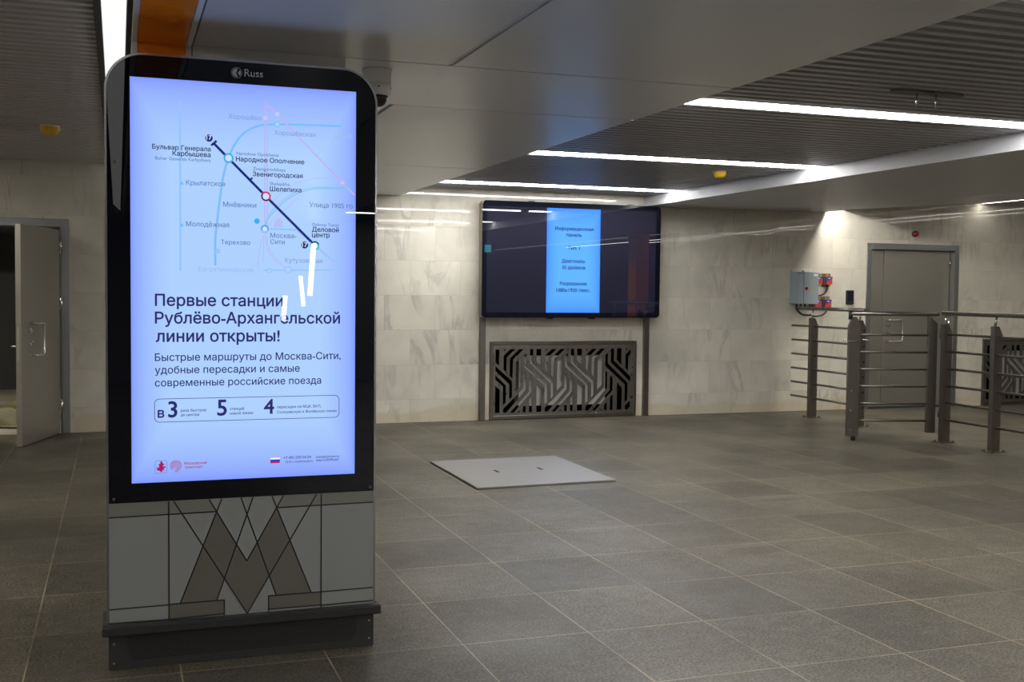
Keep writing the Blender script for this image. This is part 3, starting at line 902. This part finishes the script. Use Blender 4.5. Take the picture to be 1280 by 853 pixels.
# bumper rail and perforated plinth
bumper = MB().prism([(KY-.045, .145), (KY-.045, .176), (KY-.038, .182), (KY-.0015, .182), (KY-.0015, .145)], kx0-.026, kx1+.024, 'x')
bumper.box(kx0-.026, kx0-.010, KY-.04, KY+.2, .145, .182); bumper.box(kx1+.010, kx1+.024, KY-.04, KY+.2, .145, .182)
bumper.build('bumper_rail', M_blackm, kiosk, .004)
def perforated():
    m = mat('perforated_black_metal', (.028, .028, .028), .45)
    g = NT(m)
    sx = g.n('ShaderNodeSeparateXYZ'); g.link(g.n('ShaderNodeTexCoord').outputs['Object'], sx.inputs[0])
    px_, pz_ = .0105, .0182
    def dots(ox, oz):
        a = g.math('SUBTRACT', g.math('FRACT', g.math('ADD', g.math('DIVIDE', sx.outputs['X'], px_), ox)), .5)
        b = g.math('SUBTRACT', g.math('FRACT', g.math('ADD', g.math('DIVIDE', sx.outputs['Z'], pz_), oz)), .5)
        a, b = g.math('MULTIPLY', a, px_), g.math('MULTIPLY', b, pz_)
        return g.math('SQRT', g.math('ADD', g.math('MULTIPLY', a, a), g.math('MULTIPLY', b, b)))
    d = g.math('MINIMUM', dots(0, 0), dots(.5, .5))
    hole = g.math('LESS_THAN', d, .0036)
    ax = g.math('LESS_THAN', g.math('ABSOLUTE', sx.outputs['X']), .452)
    az = g.math('GREATER_THAN', sx.outputs['Z'], .032)
    # slanted ends of the perforated field
    e = g.math('LESS_THAN', g.math('ADD', g.math('ABSOLUTE', sx.outputs['X']), g.math('MULTIPLY', g.math('SUBTRACT', .13, sx.outputs['Z']), .6)), .49)
    hole = g.math('MULTIPLY', g.math('MULTIPLY', hole, ax), g.math('MULTIPLY', az, e))
    g.link(g.mix(hole, (.030, .030, .030), (.003, .003, .003)), g.b.inputs['Base Color'])
    return m
plinth = MB().box(kx0-.002, kx1+.002, KY+.001, KY+.19, 0, .146).build('plinth', perforated(), kiosk, .002)
for (x, z) in ((-.0224, .1035), (-.0228, .026), (.9857, .1085), (.986, .0335)):
    MB().lathe([(.0001, 0), (.0001, 0)], (x, KY, z)); b = MB().cyl((x, KY+.001, z), (x, KY-.003, z), .0062, 14, .0045); b.build('bolt', M_steel_l, plinth)

# ------------------------------------------------------------------ wall display on two posts
info = thing('wall_display', (4.94, 12.0, 0), 'wide black display on the back wall with one lit blue panel in the middle', 'display')
FY = 11.95
MB().prism(rrect(3.832, 6.046, 1.184, 2.500, .05, 8), FY+.008, FY+.115, 'y').build('body', M_steel_d, info, .003)
gp = MB().prism(rrect(3.836, 6.042, 1.188, 2.496, .046, 8), FY, FY+.008, 'y').build('glass_panel', M_glass, info)
M_lcd = mat('unlit_display', (.010, .010, .017), .0, spec=.6, emit=(.006, .006, .014))
MB().box(3.888, 4.602, FY-.0008, FY, 1.245, 2.437).build('unlit_screen', M_lcd, info); MB().box(5.270, 5.980, FY-.0008, FY, 1.245, 2.437).build('unlit_screen', M_lcd, info)
M_info = screen_mat('info_screen', 4.604, 5.268, 1.245, 2.437, srgb(92, 172, 255), srgb(60, 130, 250), 1.15)
isc = MB().box(4.604, 5.268, FY-.001, FY, 1.245, 2.437).build('screen', M_info, info)
M_inkb = em('ink_display', (16, 52, 120))
for s, a, b, z in [('Информационная', 4.705, 5.182, 2.187), ('панель', 4.845, 5.033, 2.117), ('Тип: 1', 4.868, 5.01, 1.967), ('Диагональ:', 4.793, 5.086, 1.818),
                   ('55 дюймов', 4.798, 5.083, 1.744), ('Разрешение:', 4.771, 5.111, 1.56), ('1080x1920 пикс.', 4.729, 5.15, 1.483)]:
    text(s, a, b, z, M_inkb, isc, FY-.0016, .022)
for (x, z) in ((4.42, 2.496), (5.66, 2.496), (4.66, 1.176), (5.18, 1.176)):
    MB().box(x-.035, x+.035, FY+.005, FY+.06, z-.004, z+.012).build('latch', M_black, info)
for x in (3.885, 5.950):
    p = MB().box(x, x+.068, W-.045, W-.002, 0, 2.3).build('post', M_steel_d, info, .003)
    for z in (1.4, 2.2):
        MB().box(x+.01, x+.058, FY+.11, W-.04, z, z+.06).build('bracket', M_steel_d, info)

# ------------------------------------------------------------------ ventilation grilles
GS = [  # openings of one repeat of the woven pattern, drawn on a 395-unit repeat
 [(185, 128), (207, 128), (185, 150)],
 [(245, 128), (290, 128), (213, 207), (210, 352), (183, 325), (183, 190)],
 [(330, 128), (372, 128), (272, 228), (268, 412), (241, 385), (241, 217)],
 [(345, 206), (345, 490), (298, 536), (301, 252)],
 [(432, 128), (462, 128), (462, 250), (660, 440), (660, 590), (634, 616), (634, 470), (432, 266)],
 [(375, 195), (402, 168), (402, 277), (602, 478), (602, 645), (575, 672), (575, 490), (375, 302)],
 [(492, 128), (537, 128), (537, 288), (492, 245)],
 [(497, 474), (545, 522), (545, 745), (497, 745)],
 [(370, 340), (397, 367), (397, 522), (212, 745), (183, 745), (183, 706), (370, 512)],
 [(425, 395), (452, 423), (452, 545), (283, 745), (247, 745), (425, 545)],
 [(340, 722), (340, 745), (320, 745)],
 [(370, 690), (397, 662), (397, 745), (370, 745)],
 [(428, 622), (455, 592), (455, 745), (428, 745)],
]
def grille(x0, label):
    """x0: left edge of the frame"""
    g = thing('ventilation_grille', (x0+.925, W, 0), label, 'grille')
    xa = x0+.068
    X = lambda u: xa+(u-107)*.0013
    Z = lambda v: .815-(v-128)*.00119
    c = bpy.data.curves.new('g', 'CURVE'); c.dimensions = '2D'; c.fill_mode = 'BOTH'; c.extrude = .003
    def sp(pts):
        s = c.splines.new('POLY'); s.points.add(len(pts)-1); s.use_cyclic_u = True
        for p, q in zip(s.points, pts): p.co = (q[0], q[1], 0, 1)
    sp([(x0+.03, .045), (x0+1.82, .045), (x0+1.82, .868), (x0+.03, .868)])
    for k in range(-1, 4):
        for poly in GS:
            q = clip_poly([(a+395*k, b) for a, b in poly], 107, 1420)
            if len(q) >= 3:
                ar = abs(sum(q[i-1][0]*q[i][1]-q[i][0]*q[i-1][1] for i in range(len(q))))/2
                if ar > 60: sp([(X(a), Z(b)) for a, b in q])
    o = bpy.data.objects.new('g', c); COL.objects.link(o)
    bpy.context.view_layer.update()
    me = bpy.data.meshes.new_from_object(o.evaluated_get(bpy.context.evaluated_depsgraph_get()))
    bpy.data.objects.remove(o, do_unlink=True)
    mb = MB().add([(v.co.x, W-.012-v.co.z, v.co.y) for v in me.vertices], [tuple(p.vertices) for p in me.polygons])
    mb.build('pierced_plate', M_steel, g)
    mb = MB()
    a, b = x0+.002, x0+1.850
    for (p, q, r, s) in ((a, a+.038, .004, .902), (b-.038, b, .004, .902), (a+.038, b-.038, .862, .902), (a+.038, b-.038, .004, .050)):
        mb.box(p, q, W-.028, W+.02, r, s)
    mb.build('frame', M_steel_d, g, .006)
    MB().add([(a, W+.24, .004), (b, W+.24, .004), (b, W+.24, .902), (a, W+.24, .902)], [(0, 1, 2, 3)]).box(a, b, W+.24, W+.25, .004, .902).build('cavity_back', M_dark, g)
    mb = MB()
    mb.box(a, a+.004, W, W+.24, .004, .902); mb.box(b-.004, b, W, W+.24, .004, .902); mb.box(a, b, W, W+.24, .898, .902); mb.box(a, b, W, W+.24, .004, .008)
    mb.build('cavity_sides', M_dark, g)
    mb = MB().box(X(345), X(1190), W+.05, W+.2, Z(690), Z(200))
    for k in range(1, 5): mb.box(X(345+170*k)-.006, X(345+170*k)+.006, W+.042, W+.05, Z(690), Z(200))
    mb.build('duct', M_duct, g, .004)
    for k in range(5):
        for z in (.058, .852):
            MB().cyl((x0+.10+.41*k, W-.020, z), (x0+.10+.41*k, W-.014, z), .007, 10).build('screw', M_steel_l, g)
    return g
grille(4.014, 'steel ventilation grille with a woven slot pattern, low in the wall under the wide display')
grille(11.035, 'steel ventilation grille with a woven slot pattern, behind the railing right of the closed door')

# ------------------------------------------------------------------ steel railing and gate
RX = 7.90
RZ = (1.097, .922, .748, .574, .402, .230)
def post(parent, x, y, pin=True, holes=False):
    p = MB().prism([(x-.05, .006), (x+.05, .006), (x+.05, 1.112), (x+.005, 1.20), (x-.05, 1.20)], y-.0275, y+.0275, 'y').build('post', M_steel_d, parent, .002)
    b = MB().box(x-.085, x+.085, y-.07, y+.07, 0, .008)
    for sx in (-.066, .066):
        for sy in (-.052, .052): b.cyl((x+sx, y+sy, .008), (x+sx, y+sy, .02), .011, 6)
    b.build('base_plate', M_steel_d, p)
    if pin: MB().cyl((x-.022, y, 1.195), (x-.004, y, 1.296), .013, 10).build('standoff', M_steel_l, p)
    if holes:
        hb = MB()
        for z in RZ: hb.cyl((x+.022, y-.0285, z-.02), (x+.022, y-.026, z-.02), .014, 12)
        hb.build('hole_plug', M_black, p)
    return p
f1 = thing('railing', (RX, 11.3, 0), 'short length of steel railing fixed near the marble wall, left of the half-open gate', 'railing')
post(f1, RX, 11.54); post(f1, RX, 10.62, holes=True)
MB().tube([(RX, 11.85, 1.312), (RX, 10.55, 1.312)], .023, 14).build('handrail', M_steel, f1)
for z in RZ: MB().tube([(RX, 11.985, z), (RX, 10.62, z)], .0125, 10).build('rail', M_steel_d, f1)
f2 = thing('railing', (RX, 8.2, 0), 'steel railing coming forward out of the right edge, from the gate hinge post', 'railing')
for y in (9.235, 8.55, 7.60, 6.65): post(f2, RX, y)
MB().tube([(RX, 9.29, 1.308), (RX, 6.4, 1.308)], .0235, 14).build('handrail', M_steel, f2)
for z in RZ: MB().tube([(RX, 9.235, z), (RX, 6.65, z)], .0125, 10).build('rail', M_steel_d, f2)
gt = thing('gate', (7.45, 9.45, 0), 'half-open steel railing gate with six bars, swung out in front of the closed door', 'gate')
A, B = Vector((7.075, 9.60, 0)), Vector((7.845, 9.375, 0))
du = (B-A).normalized(); dn = Vector((-du.y, du.x, 0))
def gp_(u, n, z): return A+du*u+dn*n+Vector((0, 0, z))
GL = (B-A).length
def stile(u0, u1, z0, house):
    prof = [(u0, z0), (u1, z0), (u1, 1.17), ((u0+u1)/2+.018, 1.265), ((u0+u1)/2-.018, 1.265), (u0, 1.17)] if house else [(u0, z0), (u1, z0), (u1, 1.20), (u0+.02, 1.27), (u0, 1.27)]
    mb = MB(); n = len(prof)
    vs = [gp_(u, k, z) for k in (-.024, .024) for u, z in prof]
    mb.add(vs, [tuple(range(n)), tuple(range(2*n-1, n-1, -1))]+[(i, n+i, n+(i+1) % n, (i+1) % n) for i in range(n)])
    return mb.build('stile', M_steel_d, gt, .002)
s1 = stile(-.075, .045, .045, True)
stile(GL-.05, GL+.04, .085, False)
mb = MB(); mb.cyl(gp_(.0, 0, .05), gp_(.0, 0, .002), .026, 14, .022); mb.build('foot_stop', M_black, gt)
mb = MB()
for z in (.11, .31, .51): mb.cyl(gp_(-.04, -.026, z), gp_(-.04, -.022, z), .009, 10)
mb.build('screw', M_steel_l, s1)
MB().tube([gp_(-.055, 0, 1.297), gp_(GL+.06, 0, 1.297)], .023, 14).build('handrail', M_steel, gt)
MB().tube([gp_(-.055, 0, 1.32), gp_(-.055, 0, 1.235)], .022, 12).build('end_cap', M_black, gt)
for z in (1.082, .906, .731, .556, .380, .205): MB().tube([gp_(0, 0, z), gp_(GL, 0, z)], .0125, 10).build('rail', M_steel_d, gt)
mb = MB(); mb.tube([gp_(-.14, -.03, 1.018), gp_(.02, -.03, 1.018)], .005, 8); mb.tube([gp_(.06, -.03, 1.035), gp_(.12, -.035, 1.03), gp_(.135, -.035, 1.055)], .004, 8)
mb.build('latch', M_steel_l, gt)
for z in (.25, 1.05): MB().cyl((7.893, 9.31, z), (7.893, 9.31, z+.10), .014, 12).build('hinge', M_steel_d, gt)

# ------------------------------------------------------------------ things on the wall by the railing
cb = thing('control_cabinet', (8.13, 12.1, 1.35), 'grey-blue control cabinet on the marble wall above the railing', 'cabinet')
MB().box(7.985, 8.290, 12.035, W-.004, 1.362, 1.760).build('body', M_cab, cb, .006)
MB().box(7.983, 8.070, 12.020, 12.034, 1.360, 1.762).build('side_panel', M_cab, cb, .004)
dr = MB().box(8.075, 8.292, 12.018, 12.034, 1.360, 1.762).build('door', M_cab, cb, .004)
MB().box(8.215, 8.275, 12.0165, 12.018, 1.713, 1.738).build('label_plate', M_white, dr)
mb = MB().cyl((8.110, 12.018, 1.555), (8.110, 12.006, 1.555), .018, 16); mb.box(8.105, 8.115, 11.994, 12.006, 1.535, 1.575); mb.build('switch_knob', M_red, dr)
MB().prism([(8.158, 1.536), (8.202, 1.536), (8.180, 1.577)], 12.0165, 12.018, 'y').build('warning_triangle', M_yellow, dr)
mb = MB()
for x in (8.03, 8.09, 8.15, 8.22): mb.cyl((x, 12.1, 1.362), (x, 12.1, 1.325), .013, 10)
mb.build('cable_gland', M_black, cb)
for x in (7.995, 8.17): MB().box(x-.015, x+.015, W-.012, W-.003, 1.76, 1.785).build('mounting_lug', M_steel_l, cb)
def relay(x, z, label):
    r = thing('relay_box', (x, W, z), label, 'box', 'small relay boxes by the control cabinet')
    MB().box(x-.062, x+.062, W-.020, W-.003, z-.085, z+.085).build('backplate', M_olive, r)
    c = MB().box(x-.046, x+.050, W-.085, W-.0195, z-.055, z+.045).build('case', M_redp, r, .004)
    MB().add([(x-.045, W-.0858, z-.030), (x+.049, W-.0858, z+.025), (x+.049, W-.0858, z+.044), (x-.045, W-.0858, z+.044)], [(0, 1, 2, 3)]).build('blue_band', M_bluep, c)
    MB().box(x-.012, x+.014, W-.087, W-.085, z+.016, z+.026).build('white_print', M_white, c)
    mb = MB()
    for dx in (-.035, .038): mb.cyl((x+dx, W-.02, z+.066), (x+dx, W-.04, z+.066), .012, 10)
    mb.build('terminal', M_steel_l, r)
    mb = MB().cyl((x, W-.05, z-.055), (x, W-.05, z-.08), .016, 10); mb.build('cable_gland', M_black, r)
    MB().box(x-.062, x-.048, W-.07, W-.0195, z-.06, z+.05).build('side_cover', M_steel, r)
    return r
relay(8.362, 1.665, 'red and blue relay box half hidden behind the grey-blue cabinet, upper one')
relay(8.512, 1.665, 'red and blue relay box right of the grey-blue cabinet, upper one in full view')
relay(8.356, 1.375, 'red and blue relay box half hidden behind the grey-blue cabinet, lower one')
relay(8.506, 1.375, 'red and blue relay box right of the grey-blue cabinet, lower one just above the handrail')
o = MB().tube([(a+.037, W-.05, b) for a, b in smooth([(8.475, 1.586), (8.470, 1.55), (8.440, 1.505), (8.385, 1.475), (8.27, 1.463)])], .010).build('cable', M_black)
tag(o, 'black cable curving from the upper relay box back to the cabinet', 'cable')
o = MB().tube([(a+.041, W-.05, b) for a, b in smooth([(8.465, 1.297), (8.455, 1.26), (8.41, 1.225), (8.34, 1.208), (8.26, 1.208)])], .010).build('cable', M_black)
tag(o, 'black cable looping below the lower relay box under the handrail', 'cable')
o = MB().tube([(a, W-.08, b) for a, b in smooth([(8.03, 1.326), (8.05, 1.29), (8.10, 1.245), (8.16, 1.222), (8.26, 1.222)])], .013).build('cable', M_black)
tag(o, 'black cable hanging from the underside of the grey-blue cabinet', 'cable')
rd = thing('card_reader', (8.88, W, 1.45), 'small black card reader on the marble beside the closed door', 'card reader')
MB().prism(rrect(8.825, 8.932, 1.358, 1.540, .012, 4), W-.030, W-.003, 'y').build('case', M_black, rd, .003)
MB().box(8.840, 8.917, W-.032, W-.030, 1.40, 1.53).build('touch_face', mat('reader_face', (.012, .013, .03), .15), rd)
sr = thing('siren', (9.87, W, 2.29), 'small round red alarm siren on the marble above the closed door', 'siren')
def lathe_y(prof, x, y, z, n=24):
    mb = MB()
    vs = [(x+r*math.cos(2*math.pi*k/n), y-d, z+r*math.sin(2*math.pi*k/n)) for r, d in prof for k in range(n)]
    return mb.add(vs, [(i*n+k, i*n+(k+1) % n, (i+1)*n+(k+1) % n, (i+1)*n+k) for i in range(len(prof)-1) for k in range(n)], 0, True)
lathe_y([(.001, 0), (.042, 0), (.042, .030), (.034, .034), (.001, .034)], 9.87, W-.002, 2.29).build('base', M_black, sr)
lathe_y([(.036, .030), (.036, .045), (.030, .058), (.018, .066), (.001, .068)], 9.87, W-.002, 2.29).build('dome', M_red, sr)

# ------------------------------------------------------------------ ceiling devices
cc = thing('security_camera', (1.155, 5.245, ZC), 'white dome security camera under the ceiling, peeking out behind the kiosk', 'camera')
c0 = (1.155, 5.245, ZC)
MB().lathe([(.001, 0), (.070, 0), (.070, -.012), (.067, -.014), (.067, -.062), (.0655, -.064), (.0655, -.066), (.067, -.068), (.066, -.112), (.060, -.122), (.052, -.124), (.001, -.124)], c0, 32).build('housing', M_white, cc)
MB().lathe([(.047, -.122), (.048, -.134), (.045, -.150), (.036, -.165), (.022, -.174), (.001, -.177)], c0, 28).build('dome', mat('dark_dome', (.006, .006, .007), .06, spec=.7), cc)
MB().lathe([(.050, -.121), (.053, -.126), (.050, -.130), (.047, -.126)], c0, 28).build('dome_ring', M_black, cc)
mb = MB()
for a in (200, 265, 330): mb.cyl((c0[0]+.0655*math.cos(math.radians(a)), c0[1]+.0655*math.sin(math.radians(a)), ZC-.09), (c0[0]+.068*math.cos(math.radians(a)), c0[1]+.068*math.sin(math.radians(a)), ZC-.09), .004, 8)
mb.build('screw', M_dark, cc)
def smoke(x, y, z, r, label):
    s = thing('smoke_detector', (x, y, z), label, 'detector')
    MB().lathe([(.001, 0), (r*.98, 0), (r, -r*.12), (r*.95, -r*.2)], (x, y, z), 28).build('mount', M_white, s)
    MB().lathe([(r, -r*.15), (r, -r*.45), (r*.85, -r*.8), (r*.6, -r*1.0), (r*.2, -r*1.05), (.001, -r*1.05)], (x, y, z), 28).build('cover', M_yellow, s)
smoke(5.30, 9.29, ZS-.001, .062, 'yellow smoke detector under the slats between the bright lamps on the right')
smoke(-.495, 9.47, ZL-.001, .072, 'yellow smoke detector under the slatted ceiling left of the kiosk')
hp = thing('inspection_plate', (4.27, 5.2, ZS), 'small olive metal plate with two wire pins hanging from the right slatted ceiling', 'plate')
M_pl2 = mat('olive_metal', (.10, .10, .07), .45, metal=.4)
for (x, a) in ((4.15, 0), (4.39, .15)):
    MB().prism([(x+.125*math.cos(2*math.pi*k/20), 5.20+.05*math.sin(2*math.pi*k/20)) for k in range(20)], ZS-.014, ZS-.003, 'z').build('plate', M_pl2, hp)
MB().box(4.20, 4.34, 5.17, 5.23, ZS-.006, ZS+.02).build('bridge', M_black, hp)
for x in (4.19, 4.32): MB().cyl((x, 5.19, ZS-.012), (x, 5.19, ZS-.095), .004, 8).build('pin', M_steel_l, hp)

# ------------------------------------------------------------------ floor hatch
ht = thing('floor_hatch', (3.11, 8.65, 0), 'square light grey steel hatch plate lying on the floor tiles', 'hatch')
MB().prism([(2.530, 7.96), (3.690, 8.00), (3.698, 9.322), (2.535, 9.306)], .001, .016, 'z').build('plate', M_hatch, ht, .003)
for (x, y) in ((2.912, 8.64), (3.304, 8.672)):
    MB().box(x-.012, x+.012, y-.05, y+.05, .0155, .0175).build('lifting_slot', M_dark, ht)

# ------------------------------------------------------------------ the far side of the hall, seen only in reflections
struct('column_far', MB().box(10.50, 10.80, 1.6, 2.0, 0, 2.71), M_orange)
sg = thing('hanging_sign', (7.79, 0, 2.33), 'small teal lit sign hanging behind the viewer, mirrored at the left of the wall display', 'sign')
MB().box(7.71, 7.87, -.03, .03, 2.33, 2.505).build('case', M_black, sg)
MB().box(7.715, 7.865, .03, .033, 2.335, 2.50).build('lit_face', mat('sign_face', (.02, .05, .06), .3, emit=(.10, .65, .80), strength=5), sg)
def wall_lamp(x0, z0, x1, z1, wd, label):
    t = thing('wall_lamp', (x1, YB, z1), label, 'lamp', 'slim wall lamps at the far end of the hall')
    d = Vector((x1-x0, z1-z0)).normalized(); n_ = Vector((d.y, -d.x))*wd/2
    P = [(x0+n_.x, z0+n_.y), (x1+n_.x, z1+n_.y), (x1-n_.x, z1-n_.y), (x0-n_.x, z0-n_.y)]
    MB().prism(P, YB+.03, YB+.001, 'y').build('housing', M_lamp_body, t)
    MB().prism(P, YB+.036, YB+.03, 'y').build('diffuser', mat('wall_lamp_diffuser', (.8, .8, .8), .5, emit=(1, .98, .95), strength=18), t)
wall_lamp(2.97, 2.21, 2.91, 1.37, .085, 'tallest slim lamp on the far wall, mirrored as the longest white streak in the kiosk')
wall_lamp(2.76, 1.69, 2.81, 1.20, .065, 'middle slim lamp on the far wall, mirrored as the second streak in the kiosk')
wall_lamp(2.52, 1.37, 2.49, .97, .075, 'short slim lamp on the far wall, mirrored as the lowest streak in the kiosk')

for o in bpy.data.objects:
    if '_o' in o: del o['_o']
